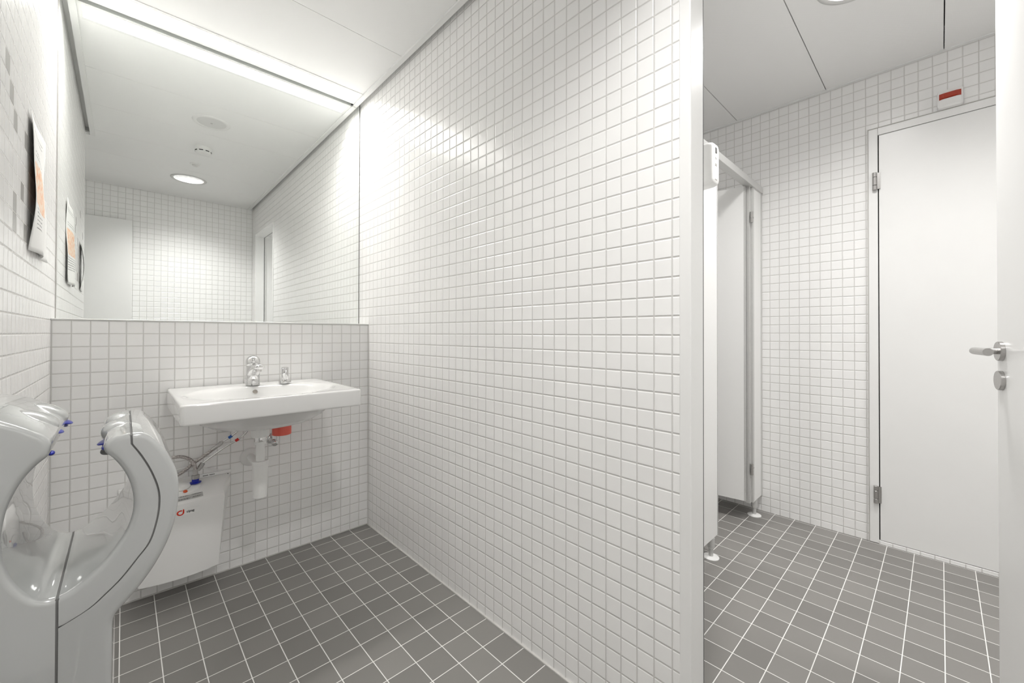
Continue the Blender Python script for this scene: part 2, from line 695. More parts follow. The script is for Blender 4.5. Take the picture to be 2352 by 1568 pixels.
o = structure('ceiling.001', b, [M['ceil'], M['slab']], 'white perforated metal panel ceiling over the toilet room', 'ceiling')


def angle_trim(name, x0, x1, y0, y1, leg_x0, leg_x1, gap_x0, gap_x1, label, z=2.42):
    bm = new_bm()
    box(bm, x0, x1, y0, y1, z, z + .0098)
    box(bm, leg_x0, leg_x1, y0, y1, z + .0098, z + .05)
    box(bm, gap_x0, gap_x1, y0, y1, z + .05, z + .054)
    box(bm, min(gap_x0, leg_x0), max(gap_x1, leg_x1), y0, y0 + .002, z + .002, z + .05)
    return structure(name, bm, M['trim'], label, 'ceiling trim')


angle_trim('trim_1', -.0445, -.0215, YR, .128, -.0235, -.0215, -.0235, -.0003, 'white angle strip where the ceiling meets the right wall')
angle_trim('trim_2', LW + .022, LW + .045, YE - .02, .128, LW + .022, LW + .024, LW + .0003, LW + .024, 'white angle strip where the ceiling meets the left wall')
b = new_bm()
box(b, XD - .016, XD - .0005, -3.5, -.0, ZC2 - .005, ZC2 + .004)
structure('trim_3', b, M['trim'], 'thin white angle strip along the toilet room ceiling above the grey-white door', 'ceiling trim')
b = new_bm()
box(b, LW, -.0, -.0035, .012, DADO, DADO + .0075)
structure('trim_4', b, M['alu'], 'slim metal edge strip on top of the tiled half wall', 'edge trim', bevel=.0025)
b = new_bm()
box(b, LW, 0, .0121, YM - .0005, DADO, DADO + .005)
o = structure('trim_5', b, M['white'], 'white ledge between the half wall and the mirror', 'ledge')
# silicone joints along the floor
b = new_bm()
box(b, LW, 0, -.006, 0, ZF, ZF + .004)
structure('baseboard_back', b, M['silicone'], 'grey silicone joint between the floor and the half wall', 'floor joint')
b = new_bm()
box(b, -.007, 0, DY0 + .001, -.0061, ZF, ZF + .004)
structure('baseboard_right', b, M['silicone'], 'grey silicone joint between the floor and the right wall', 'floor joint')

# ------------------------------------------------------------------ mirror
t = thing('mirror', 'wide frameless wall mirror above the tiled half wall', 'mirror', (-.6, YM, DADO + .006))
b = new_bm()
box(b, LW + .0035, -.0045, YM - .0002, YM + .0035, DADO + .0052, ZC + .028)
sub('mirror_glass', b, M['mirror'], t)
for x0, x1 in ((LW + .0005, LW + .0035), (-.0045, -.002)):
    b = new_bm()
    box(b, x0, x1, YM - .0004, YM + .0035, DADO + .0052, ZC + .028)
    sub('edge_seal', b, M['seam'] if x0 > -1 else M['silicone'], t)

# ------------------------------------------------------------------ linear ceiling light
t = thing('linear_ceiling_light', 'long bright recessed strip light in the ceiling along the mirror', 'ceiling light', (-.61, .05, ZC))
b = new_bm()
LX0, LX1 = -1.158, -.0446
box(b, LX0, LX1, -.0175, .0005, ZC - .003, ZC + .03)
box(b, LX0, LX1, .096, .1150, ZC - .003, ZC + .03)
box(b, LX0, LX0 + .016, .0005, .096, ZC - .003, ZC + .03)
box(b, LX1 - .016, LX1, .0005, .096, ZC - .003, ZC + .03)
box(b, LX0, LX1, -.0175, .1295, ZC + .03, ZC + .05)
sub('housing', b, M['white'], t)
b = new_bm()
box(b, LX0 + .0165, LX1 - .0165, .001, .0955, ZC + .018, ZC + .028)
sub('diffuser', b, M['strip'], t)


al = bpy.data.lights.new('strip_beam', 'AREA')
al.shape = 'RECTANGLE'
al.size, al.size_y = LX1 - LX0 - .036, .092
al.energy = STRIP_W
al.spread = R(140)
al.color = (1.0, .975, .94)
ao = bpy.data.objects.new('strip_beam', al)
C.objects.link(ao)
ao.parent = t
ao.location = ((LX0 + LX1) / 2 - t.location.x, .048 - t.location.y, -.0032)


# ------------------------------------------------------------------ downlights
def downlight(loc, z, label, power, lampname, size=R(140), lz=.045):
    x, y = loc
    t = thing('recessed_downlight', label, 'ceiling light', (x, y, z), group='round recessed downlights')
    bm = new_bm()
    lathe(bm, [(.103, .012), (.103, -.002), (.112, -.006), (.122, -.0055), (.126, -.0015), (.126, -.0002), (.1045, -.0002)], (x, y, z), n=56,
          cap0=False, cap1=False)
    sub('rim', bm, M['alu'], t, smooth=True, angle=60)
    bm = new_bm()
    lathe(bm, [(.1025, .0), (.1020, .03), (.095, .085), (.055, .095)], (x, y, z), n=56, cap0=False, cap1=False)
    sub('reflector', bm, M['reflector'], t, smooth=True, angle=80)
    bm = new_bm()
    lathe(bm, [(.0545, .0945), (.0545, .0985)], (x, y, z), n=40)
    sub('lamp_glass', bm, M['lamp'], t)
    s = spot(lampname, (0, 0, lz), power, size, parent=t)
    return t


downlight(DL_A, ZC, 'round metal-rimmed recessed downlight lit in the washroom ceiling, seen in the mirror', SPOT_A, 'washroom_lamp')
downlight(DL_B, ZC2, 'round recessed downlight in the toilet room ceiling at the top of the picture', SPOT_B, 'toilet_room_lamp', R(172), .014)

downlight(FILL_E, ZC2, 'added fill light built as a round downlight inside the toilet cubicle, outside the picture', FILL_CUBICLE, 'cubicle_fill', R(172), .014)  # unseen lamp, added as fill for the cubicle and its open door
downlight(FILL_D, ZC2, 'added fill light built as a round downlight behind the open door leaf, outside the picture', FILL_ROOM, 'toilet_room_fill', R(172), .014)  # unseen lamp, added to lift the toilet room's ceiling and upper walls

# ------------------------------------------------------------------ ceiling speaker, smoke detector, sensor
t = thing('ceiling_speaker', 'flat round white speaker grille set in the washroom ceiling', 'speaker', (-.612, -.712, ZC))
b = new_bm()
lathe(b, [(.076, -.0002), (.076, -.004), (.080, -.0065), (.096, -.005), (.100, -.0002)], (-.612, -.712, ZC), n=56, cap0=False, cap1=False)
sub('rim', b, M['plastic'], t, smooth=True, angle=50)
b = new_bm()
lathe(b, [(.0765, -.0005), (.0765, -.0045), (.04, -.0055), (.004, -.006)], (-.612, -.712, ZC), n=48, cap0=False)
sub('grille', b, M['mesh_grey'], t, smooth=True)
b = new_bm()
lathe(b, [(.006, -.0058), (.006, -.0075), (.003, -.0082)], (-.612, -.712, ZC), n=20)
sub('badge', b, M['steel'], t, smooth=True)

SM = (-.600, -1.205, ZC)
t = thing('smoke_detector', 'round white smoke detector on the ceiling between speaker and downlight', 'smoke detector', SM)
b = new_bm()
lathe(b, [(.052, -.0002), (.052, -.010), (.050, -.016)], SM, n=48)
sub('base', b, M['plastic'], t, smooth=True)
b = new_bm()
lathe(b, [(.049, -.0162), (.050, -.024), (.046, -.036), (.036, -.045), (.012, -.048)], SM, n=48)
sub('housing', b, M['plastic'], t, smooth=True)
b = new_bm()
for k in range(8):
    a0 = 2 * PI * k / 8 + .12
    ring = []
    for zz in (-.027, -.0325):
        ring.append(zz)
    n = 6
    vin = [[b.verts.new((SM[0] + r * math.cos(a0 + .5 * i / n), SM[1] + r * math.sin(a0 + .5 * i / n), SM[2] + zz)) for i in range(n + 1)]
           for zz, r in ((-.027, .0502), (-.0325, .0488))]
    for i in range(n):
        b.faces.new((vin[0][i], vin[0][i + 1], vin[1][i + 1], vin[1][i]))
sub('smoke_slot', b, M['dark'], t)

SN = (-.605, -1.609, ZC)
t = thing('motion_sensor', 'small round white sensor on the ceiling beside the lit downlight', 'sensor', SN)
b = new_bm()
lathe(b, [(.036, -.0002), (.0355, -.004), (.031, -.006)], SN, n=40)
sub('flange', b, M['plastic'], t, smooth=True)
b = new_bm()
lathe(b, [(.021, -.0062), (.020, -.013), (.014, -.019), (.004, -.0215)], SN, n=32)
sub('lens', b, M['mesh_grey'], t, smooth=True)

# ------------------------------------------------------------------ panel door seen in the mirror
t = thing('door_3', 'plain white door leaf standing flat before the rear tiled wall, seen in the mirror', 'door', (-1.35, YR + .03, ZF), kind='structure')
b = new_bm()
box(b, -1.86, -.9585, YR + .018, YR + .058, ZF + .004, 2.114)
sub('leaf', b, M['door'], t, bevel=.002)

# ------------------------------------------------------------------ door 1: the doorway in the right wall and its open leaf
t = thing('door_1', 'white doorway at the end of the tiled wall with its leaf swung open on the right', 'door', (0, DY0, ZF), kind='structure')
b = new_bm()
FW = .0297
# front architrave wraps the wall end: far jamb, near jamb, head (one section per side)
for ya, yb, s in ((DY0 - FW, DY0 + .0006, 1), (DY1 - .0006, DY1 + FW, -1)):
    box(b, -.0035, .0732, ya, yb, ZF, DZ)
    if s > 0:
        box(b, .0768, TW + .003, ya + .004, yb, ZF, DZ)
    else:
        box(b, .0768, TW + .003, ya, yb - .004, ZF, DZ)
box(b, -.0035, .0732, DY1 + FW, DY0 - FW, DZ - FW, DZ)
box(b, .0768, TW + .003, DY1 + FW, DY0 - FW, DZ - FW + .004, DZ)
fr = sub('door_frame', b, M['white'], t, bevel=.0035, seg=3)
b = new_bm()
box(b, .0733, .0767, DY0 - FW + .001, DY0, ZF, DZ - .001)
box(b, .0733, .0767, DY1, DY1 + FW - .001, ZF, DZ - .001)
box(b, .0733, .0767, DY1, DY0, DZ - FW + .001, DZ - .001)
sub('seal_or_gap_shade', b, M['rubber'], t)
HX, HY, HA, LL = .0925, -2.552, 78.5, .735
dv = Vector((math.sin(R(HA)), math.cos(R(HA)), 0))        # along the leaf, from the hinges to its free edge
nv = Vector((-math.cos(R(HA)), math.sin(R(HA)), 0))       # face towards the mirror side
H0 = Vector((HX, HY, 0))


def on_leaf(s, d, z):
    return H0 + dv * s + nv * d + Vector((0, 0, z))


b = new_bm()
vv = []
for s, d in ((0, -.04), (LL, -.04), (LL, 0), (0, 0)):
    vv.append(on_leaf(s, d, 0))
loft(b, [[p + Vector((0, 0, ZF2 + .006)) for p in vv], [p + Vector((0, 0, 2.105)) for p in vv]])
leaf = sub('leaf', b, M['door'], t, bevel=.0015, seg=2)
SH, ZH = LL - .0325, 1.031


def leaf_part(name, bm, mat, **k):
    o = link(name, bm, mat, None, **k)
    o.parent = leaf
    return o


b = new_bm()
for s, d in ((SH, .0),):
    lathe(b, [(.0275, .0), (.0275, .008), (.0262, .0095), (.012, .0095)], on_leaf(SH, .0003, ZH), nv, n=44)
leaf_part('handle_rose', b, M['steel'], smooth=True, angle=40)
b = new_bm()
# lever: neck out of the rose, mitred, then back towards the hinges; its end is cut at a slant
neck = [on_leaf(SH, .0098, ZH), on_leaf(SH, .048, ZH)]
tube(b, neck, .0085, n=24)
pts = [on_leaf(SH + .010, .052, ZH), on_leaf(SH + .004, .0535, ZH), on_leaf(SH - .01, .054, ZH), on_leaf(SH - .105, .054, ZH)]
tube(b, pts, [.0075, .0100, .0105, .0105], n=28)
leaf_part('door_handle', b, M['steel'], smooth=True, angle=40)
b = new_bm()
lathe(b, [(.0275, .0), (.0275, .008), (.0262, .0095), (.01, .0095)], on_leaf(SH, .0003, ZH - .083), nv, n=44)
leaf_part('lock_rose', b, M['steel'], smooth=True, angle=40)

# ------------------------------------------------------------------ door 2: closed door in the far wall
t = thing('door_2', 'closed grey-white door with steel hinges in the far wall of the toilet room', 'door', (XD, -2.45, ZF2), kind='structure')
FY0, FY1 = -2.028, -2.926
b = new_bm()
xf = XD - .010
box(b, xf, XD + .002, FY0 - .038, FY0, ZF2 + .001, 2.151)
box(b, xf, XD + .002, FY1, FY1 + .038, ZF2 + .001, 2.151)
box(b, xf, XD + .002, FY1 + .038, FY0 - .038, 2.113, 2.151)
sub('door_frame', b, M['white'], t, bevel=.003)
b = new_bm()
box(b, XD - .012, XD - .002, FY0, FY0 + .004, ZF2 + .001, 2.154)
box(b, XD - .012, XD - .002, FY1, FY0, 2.151, 2.154)
sub('frame_joint', b, M['silicone'], t)
b = new_bm()
box(b, XD - .0022, XD + .001, FY1 + .036, FY0 - .036, .017, 2.115)
sub('seal_or_gap_shade', b, M['dark'], t)  # dark plate behind the leaf, its colour stands for the shade in the gap
b = new_bm()
box(b, XD - .011, XD - .0025, FY1 + .042, FY0 - .0425, .0175, 2.1095)
lf = sub('leaf', b, M['door'], t, bevel=.001, seg=2)
for z in (1.873, .250):
    b = new_bm()
    yk = FY0 - .026
    for a, c in ((-.045, -.022), (-.0205, .0205), (.022, .045)):
        lathe(b, [(.0085, a), (.0095, a + .001), (.0095, c - .001), (.0085, c)], (XD - .0195, yk, z), n=24)
    box(b, XD - .0185, XD - .0110, yk - .022, yk - .010, z - .042, z + .042)
    sub('hinge', b, M['steel'], t, smooth=True, angle=40)
b = new_bm()
box(b, XD - .014, XD - .0005, FY1, FY0 - .036, ZF2 + .0005, .0150)
o = sub('sill_tile', b, M['tile'], t, bevel=.002)
tile_uv(o, .05, .05, 0, -.0178, ROW + .0082)

# ------------------------------------------------------------------ alarm strobe above door 2
AC = Vector((XD - .0005, -2.326, 2.196))
t = thing('alarm_strobe', 'small white alarm box with a red lens on the tiles above the closed door', 'alarm', AC)
b = new_bm()
loft(b, [[(AC.x - d, AC.y + y * s, AC.z + z * s) for y, z in rrect(.087, .086, .012)] for d, s in ((0, 1.0), (.018, 1.0), (.024, .985), (.028, .95))])
sub('housing', b, M['plastic'], t, smooth=True, angle=50)
b = new_bm()
pr = [(.0275, .0260), (.034, .0250), (.0370, .0030), (.0275, -.0020)]
rings = []
for y, s in ((.036, .35), (.020, 1.0), (-.020, 1.0), (-.036, .35)):
    rings.append([(AC.x - (.0283 + (d - .0283) * s), AC.y + y, AC.z + z) for d, z in pr])
loft(b, rings)
sub('lens', b, M['strobe'], t)
b = new_bm()
pr = [(.0275, -.0025), (.0365, -.0030), (.0275, -.032)]
rings = []
for y, s in ((.037, .3), (.024, 1.0), (-.024, 1.0), (-.037, .3)):
    rings.append([(AC.x - (.0283 + (d - .0283) * s), AC.y + y, AC.z + z) for d, z in pr])
loft(b, rings)
sub('horn_cover', b, M['plastic'], t, bevel=.002)

# ------------------------------------------------------------------ toilet cubicle front
t = thing('toilet_cubicle', 'white toilet cubicle front with aluminium rail, open inward door and round feet', 'toilet cubicle', (1.1, -1.51, ZF2))
PF, PB = -1.525, -1.497
b = new_bm()
box(b, TW + .004, 1.084, PF, PB, .094, 1.93)
sub('panel', b, M['panel'], t, bevel=.0015, seg=2)
b = new_bm()
box(b, 1.0842, 1.092, PF - .001, PB + .001, .094, 1.93)
sub('edge_profile', b, M['alu'], t)
b = new_bm()
box(b, 1.655, 1.785, PF, PB, .094, 1.94)
sub('post', b, M['panel'], t, bevel=.001, seg=2)
b = new_bm()
box(b, 1.606, 1.632, PF + .010, PB + .006, .094, 1.94)
box(b, 1.632, 1.6548, PF - .001, PB + .002, .094, 1.94)
box(b, 1.7852, XD - .001, PF - .002, PB + .002, .094, 1.94)
sub('post_profile', b, M['alu'], t, bevel=.001, seg=2)
b = new_bm()
sec = [(PF - .008, 1.940), (PF - .008, 1.972), (PF + .002, 1.990), (PB + .006, 1.990), (PB + .006, 1.940)]
loft(b, [[(x, y, z) for y, z in sec] for x in (TW + .004, XD - .001)])
sub('headrail', b, M['alu'], t, bevel=.002, seg=2)
for x in (.35, 1.041, 1.7017):
    b = new_bm()
    lathe(b, [(.0365, 0.0005), (.0365, .004), (.030, .0075), (.011, .009)], (x, -1.511, ZF2), n=36)
    fo = sub('foot', b, M['plastic'], t, smooth=True, angle=40)
    b = new_bm()
    lathe(b, [(.0105, .0088), (.0105, .045), (.017, .052), (.017, .0965)], (x, -1.511, ZF2), n=24)
    st = link('foot_stem', b, M['alu'], None, smooth=True, angle=40)
    st.parent = fo
HA2 = -8
d2 = Vector((math.sin(R(HA2)), math.cos(R(HA2)), 0))
n2 = Vector((math.cos(R(HA2)), -math.sin(R(HA2)), 0))
h2 = Vector((1.594, -1.494, 0))
b = new_bm()
vv = [h2, h2 + d2 * .50, h2 + d2 * .50 - n2 * .026, h2 - n2 * .026]
loft(b, [[p + Vector((0, 0, z)) for p in vv] for z in (.114, 1.936)])
dl = sub('cubicle_door', b, M['panel'], t, bevel=.001, seg=2)
b = new_bm()
vv = [h2 - d2 * .006 + n2 * .001, h2 + n2 * .001, h2 - n2 * .027, h2 - d2 * .006 - n2 * .027]
loft(b, [[p + Vector((0, 0, z)) for p in vv] for z in (.114, 1.936)])
e2 = link('edge_profile', b, M['alu'], None)
e2.parent = dl
for z in (1.755, .290):
    b = new_bm()
    lathe(b, [(.009, -.028), (.009, -.002), (.0075, -.002), (.0075, .002), (.009, .002), (.009, .034)], (1.609, -1.5255, z), n=20)
    box(b, 1.609, 1.652, PF + .0005, PF + .0085, z - .016, z + .016)
    lathe(b, [(.005, 0), (.005, .004)], (1.640, PF + .0008, z + .006), (0, -1, 0), n=14)
    sub('hinge', b, M['steel'], t, smooth=True, angle=40)

# ------------------------------------------------------------------ air freshener on the cubicle panel
AX, AZ = .853, 1.825
t = thing('air_freshener', 'white plastic air freshener box high on the cubicle panel beside the doorway frame', 'air freshener', (AX, PF, AZ - .095))
b = new_bm()
rings = []
for d, s, o_ in ((.0002, .97, 0), (.010, 1.0, 0), (.060, .97, 0), (.074, .90, .0), (.081, .78, 0)):
    rings.append([(AX + x * s, PF - d, AZ + z * (1 - (1 - s) * .55)) for x, z in rrect(.082, .190, .020)])
loft(b, rings)
sub('housing', b, M['plastic'], t, smooth=True, angle=60)
b = new_bm()
box(b, AX - .008, AX + .008, PF - .0835, PF - .080, AZ + .048, AZ + .070)
sub('window', b, M['seam'], t)
b = new_bm()
lathe(b, [(.007, 0), (.007, .003)], (AX, PF - .0805, AZ + .028), (0, -1, 0), n=24)
sub('sensor_eye', b, M['mesh_grey'], t, smooth=True)
for z in (-.002, -.008, -.07):
    b = new_bm()
    box(b, AX - .010, AX + .010, PF - .0830, PF - .0805, AZ + z, AZ + z + .002)
    sub('vent_slot', b, M['silicone'], t)

# ------------------------------------------------------------------ washbasin
SX0, SX1, SYF, SZ = -.876, -.281, -.580, .842
sxc, syc = (SX0 + SX1) / 2, SYF / 2
t = thing('washbasin', 'white rectangular ceramic washbasin hung on the tiled half wall', 'washbasin', (sxc, 0, .68))
NB = 96


def rr_at(a, w, h, r):
    """point of a rounded rectangle in direction a"""
    c, s = math.cos(a), math.sin(a)
    q = 1 / max(abs(c) / (w / 2), abs(s) / (h / 2))
    x, y = c * q, s * q
    cx, cy = w / 2 - r, h / 2 - r
    if abs(x) > cx and abs(y) > cy:
        # intersect the ray with the corner arc
        px, py = math.copysign(cx, x), math.copysign(cy, y)
        bq = c * px + s * py
        cq = px * px + py * py - r * r
        q = bq + math.sqrt(max(bq * bq - cq, 0))
        x, y = c * q, s * q
    return x, y


W_, D_ = SX1 - SX0, -SYF
angs = []
for k in range(NB):
    angs.append(2 * PI * k / NB)
ca = math.atan2(D_ / 2, W_ / 2)
angs += [ca - .02, ca, ca + .02, PI - ca - .02, PI - ca, PI - ca + .02, PI + ca - .02, PI + ca, PI + ca + .02, 2 * PI - ca - .02, 2 * PI - ca, 2 * PI - ca + .02]
angs = sorted(angs)


def basin_ring(z, inset=0., r=.016, mix=0., ea=.2, eb=.15, ex=0., ey=0., zf=None):
    o = []
    for a in angs:
        x, y = rr_at(a, W_ - 2 * inset, D_ - 2 * inset, max(r - inset * .3, .004))
        e = 1 / math.sqrt((math.cos(a) / ea) ** 2 + (math.sin(a) / eb) ** 2)
        x2, y2 = ex + e * math.cos(a), ey + e * math.sin(a)
        X, Y = x * (1 - mix) + x2 * mix, y * (1 - mix) + y2 * mix
        zz = z if zf is None else zf(syc + Y, z)
        o.append((sxc + X, syc + Y, zz))
    return o


def under(y, z):           # the apron is a little deeper at the wall
    return z - .010 * max(0, min(1, (y - SYF) / D_))


bm = new_bm()
EY = -.025
rings = [
    basin_ring(.680, mix=1, ea=.042, eb=.042, ex=0, ey=.012),
    basin_ring(.684, mix=1, ea=.10, eb=.085, ex=0, ey=.0),
    basin_ring(.700, mix=1, ea=.175, eb=.145, ey=-.01),
    basin_ring(.728, mix=1, ea=.225, eb=.19, ey=-.015),
    basin_ring(.762, mix=1, ea=.252, eb=.215, ey=-.02),
    basin_ring(.776, inset=.018, mix=.15, ea=.262, eb=.23, ey=-.02, zf=under),
    basin_ring(.773, inset=.004, zf=under),
    basin_ring(.776, inset=.0008, zf=under),
    basin_ring(.781, inset=.0, zf=under),
    basin_ring(SZ - .008, inset=.0),
    basin_ring(SZ - .003, inset=.0012),
    basin_ring(SZ - .0008, inset=.004),
    basin_ring(SZ, inset=.009),
    basin_ring(SZ - .0006, inset=.016, mix=.12, ea=.275, eb=.215, ey=EY),
    basin_ring(SZ - .0025, mix=.78, ea=.268, eb=.200, ey=EY),
    basin_ring(SZ - .0045, mix=1, ea=.262, eb=.196, ey=EY),
    basin_ring(SZ - .010, mix=1, ea=.255, eb=.190, ey=EY),
    basin_ring(SZ - .022, mix=1, ea=.246, eb=.182, ey=EY),
    basin_ring(SZ - .055, mix=1, ea=.222, eb=.162, ey=EY),
    basin_ring(SZ - .095, mix=1, ea=.165, eb=.120, ey=EY),
    basin_ring(SZ - .118, mix=1, ea=.085, eb=.065, ey=EY),
    basin_ring(SZ - .124, mix=1, ea=.030, eb=.030, ey=EY),
]
loft(bm, rings)
sub('basin', bm, M['ceramic'], t, smooth=True, angle=70)
# overflow hole and waste in the bowl
b = new_bm()
oy = syc + EY + .180
lathe(b, [(.0125, 0), (.0125, .0045), (.0105, .006), (.0095, .0035), (.0095, .001)], (sxc - .004, oy - .001, SZ - .030), (0, -1, .55), n=32)
sub('overflow_ring', b, M['ceramic'], t, smooth=True)
b = new_bm()
lathe(b, [(.0096, .0015), (.0096, .0030)], (sxc - .004, oy - .001, SZ - .030), (0, -1, .55), n=32)
sub('overflow_hole', b, simple('overflow_shade', (.34, .31, .28), .4), t)
b = new_bm()
lathe(b, [(.031, 0), (.031, .003), (.024, .006), (.006, .007)], (sxc, syc + EY, SZ - .1238), n=32)
sub('drain', b, M['chrome'], t, smooth=True)
b = new_bm()
box(b, SX0 + .004, SX1 - .004, -.003, -.0002, .762, SZ - .0012)
sub('wall_joint', b, M['silicone'], t)

# ------------------------------------------------------------------ tap
FX, FY, FZ = -.584, -.100, SZ - .0005
t = thing('basin_tap', 'chrome single lever tap with a domed head on the washbasin', 'tap', (FX, FY, FZ))
b = new_bm()
lathe(b, [(.0285, 0), (.0282, .004), (.0275, .026), (.0265, .0275)], (FX, FY, FZ), n=48)
sub('base', b, M['chrome'], t, smooth=True, angle=50)
b = new_bm()
lathe(b, [(.0268, .0278), (.0272, .05), (.0276, .085), (.0272, .0885)], (FX, FY, FZ), n=48)
# spout: a flattened wing that rises out of the lower body and levels off towards the user
sp_pts = spline([(FX - .004, FY + .012, FZ + .030), (FX - .001, FY - .010, FZ + .052), (FX + .001, FY - .036, FZ + .072), (FX + .002, FY - .068, FZ + .083), (FX + .002, FY - .104, FZ + .087), (FX + .002, FY - .122, FZ + .087)], 6)
rings = []
for i_, p in enumerate(sp_pts):
    q_ = i_ / (len(sp_pts) - 1)
    wx = .0255 - .0075 * q_
    hz = .020 - .0095 * q_
    if q_ > .9:
        k_ = math.sqrt(max(.02, 1 - ((q_ - .9) / .1) ** 2))
        wx, hz = wx * k_, hz * k_
    tn = (sp_pts[min(i_ + 1, len(sp_pts) - 1)] - sp_pts[max(i_ - 1, 0)]).normalized()
    upv = Vector((1, 0, 0)).cross(tn).normalized() * -1
    rings.append([p + Vector((1, 0, 0)) * wx * math.cos(2 * PI * k / 28) + upv * hz * math.sin(2 * PI * k / 28) for k in range(28)])
loft(b, rings)
sub('body', b, M['chrome'], t, smooth=True, angle=60)
b = new_bm()
lathe(b, [(.0110, 0), (.0110, .010), (.0095, .012)], (FX + .002, FY - .100, FZ + .0780), (0, 0, -1), n=28)
sub('aerator', b, M['steel'], t, smooth=True, angle=40)
b = new_bm()
prof = [(.0275, .0900), (.0288, .092), (.0288, .106)] + [(.0285 * math.cos(R(a)), .106 + .0285 * math.sin(R(a))) for a in range(10, 90, 8)] + [(.001, .1345)]
lathe(b, prof, (FX, FY, FZ), n=48)
sub('lever_head', b, M['chrome'], t, smooth=True, angle=50)

# ------------------------------------------------------------------ soap dispenser built into the basin
PX, PY = -.458, -.120
t = thing('soap_dispenser', 'chrome soap pump on the washbasin with its pink-red reservoir hanging below', 'soap dispenser', (PX, PY, .60))
b = new_bm()
lathe(b, [(.0255, 0), (.0258, .002), (.0258, .008), (.0245, .0105), (.010, .0108)], (PX, PY, FZ), n=44)
sub('flange', b, M['chrome'], t, smooth=True, angle=45)
b = new_bm()
lathe(b, [(.010, .0106), (.012, .016), (.0145, .024), (.0148, .072), (.0140, .0745)], (PX, PY, FZ), n=40)
sub('pump', b, M['chrome'], t, smooth=True, angle=45)
b = new_bm()
tube(b, [(PX, PY - .0140, FZ + .060), (PX - .001, PY - .024, FZ + .055), (PX - .002, PY - .030, FZ + .044)], .0030, n=14)
sub('nozzle', b, M['chrome'], t, smooth=True)
b = new_bm()
lathe(b, [(.0375, .606), (.0395, .6075), (.0395, .690), (.030, .700), (.012, .703), (.012, .715)], (-.476, -.145, 0), n=44)
sub('reservoir', b, M['soap'], t, smooth=True, angle=50)

# ------------------------------------------------------------------ bottle trap below the basin
TX, TY = -.585, -.255
t = thing('bottle_trap', 'white plastic bottle trap between the washbasin and the half wall', 'drain trap', (TX, TY, .375))
b = new_bm()
lathe(b, [(.034, .6785), (.0345, .676), (.0345, .640), (.031, .634), (.028, .633)], (TX, TY, 0), n=44)
sub('upper_nut', b, M['plastic'], t, smooth=True, angle=40)
b = new_bm()
lathe(b, [(.0225, .6328), (.0232, .631), (.0232, .6165), (.0225, .6150)], (TX, TY, 0), n=40)
sub('chrome_nut', b, M['chrome'], t, smooth=True, angle=40)
b = new_bm()
lathe(b, [(.0225, .6148), (.0225, .603), (.0165, .602), (.0165, .532)], (TX, TY, 0), n=36)
sub('inlet_pipe', b, M['plastic'], t, smooth=True, angle=40)
b = new_bm()
lathe(b, [(.0165, .532), (.029, .5315), (.0300, .529), (.0300, .516), (.0294, .5155), (.0262, .378), (.0225, .3755)], (TX, TY, 0), n=44)
sub('bottle', b, M['plastic'], t, smooth=True, angle=40)
b = new_bm()
tube(b, [(TX + .002, TY + .024, .500), (-.578, -.1, .4975), (-.572, -.012, .4905)], .0165, n=28)
sub('outlet_pipe', b, M['plastic'], t, smooth=True)
b = new_bm()
lathe(b, [(.043, 0.0004), (.042, .004), (.034, .009), (.022, .0125), (.0168, .013)], (-.572, 0, .4900), (0, -1, 0), n=48)
sub('wall_rosette', b, M['plastic'], t, smooth=True, angle=50)

# ------------------------------------------------------------------ angle valve on the wall
VX, VZ = -.486, .562
t = thing('angle_valve', 'chrome angle valve with round rosette on the tiles behind the bottle trap', 'valve', (VX, 0, VZ))
b = new_bm()
lathe(b, [(.026, .0004), (.0255, .003), (.020, .008), (.009, .010)], (VX, 0, VZ), (0, -1, 0), n=40)
sub('rosette', b, M['chrome'], t, smooth=True, angle=50)
b = new_bm()
lathe(b, [(.0085, .0096), (.0085, .040), (.011, .042), (.011, .060)], (VX, 0, VZ), (0, -1, 0), n=24)
lathe(b, [(.0085, .0), (.0085, .022), (.0095, .023), (.0095, .036)], (VX, -.050, VZ + .004), (0, 0, 1), n=20)
tube(b, [(VX, -.05, VZ + .038), (VX + .001, -.06, VZ + .09), (VX - .02, -.075, VZ + .135)], .0045, n=12)
sub('valve_body', b, M['chrome'], t, smooth=True, angle=40)
b = new_bm()
lathe(b, [(.013, .0), (.0145, .003), (.0145, .016), (.010, .020)], (VX, -.0605, VZ - .006), (-.1, -1, -.35), n=24)
sub('valve_knob', b, M['chrome'], t, smooth=True, angle=50)

# ------------------------------------------------------------------ under-sink water heater
BXC = -.835
t = thing('water_heater', 'white boxy water heater low on the half wall under the washbasin', 'water heater', (BXC, 0, .08))


def heater_ring(z, hb, hf, dc, ds, n=18, z2=None):
    """plan: straight back on the wall, slanted sides, bowed front"""
    o = [(BXC + hb, -.0004, z if z2 is None else z2)]
    for k in range(n + 1):
        u = 1 - 2 * k / n
        o.append((BXC + hf * u, -(dc - (dc - ds) * u * u), z))
    o.append((BXC - hb, -.0004, z if z2 is None else z2))
    return o


b = new_bm()
rings = [heater_ring(.080, .146, .122, .135, .112), heater_ring(.083, .148, .126, .142, .118), heater_ring(.24, .165, .136, .150, .122),
         heater_ring(.372, .181, .1455, .155, .126), heater_ring(.386, .183, .1450, .152, .122),
         heater_ring(.396, .184, .143, .142, .112), heater_ring(.4085, .184, .146, .115, .095), heater_ring(.4280, .184, .168, .06, .055),
         heater_ring(.4360, .184, .182, .018, .018)]
loft(b, rings)
sub('casing', b, M['heater'], t, smooth=True, angle=28)
b = new_bm()
box(b, BXC - .186, BXC + .186, -.012, -.0003, .4362, .452)
sub('back_flange', b, M['heater'], t, bevel=.003)


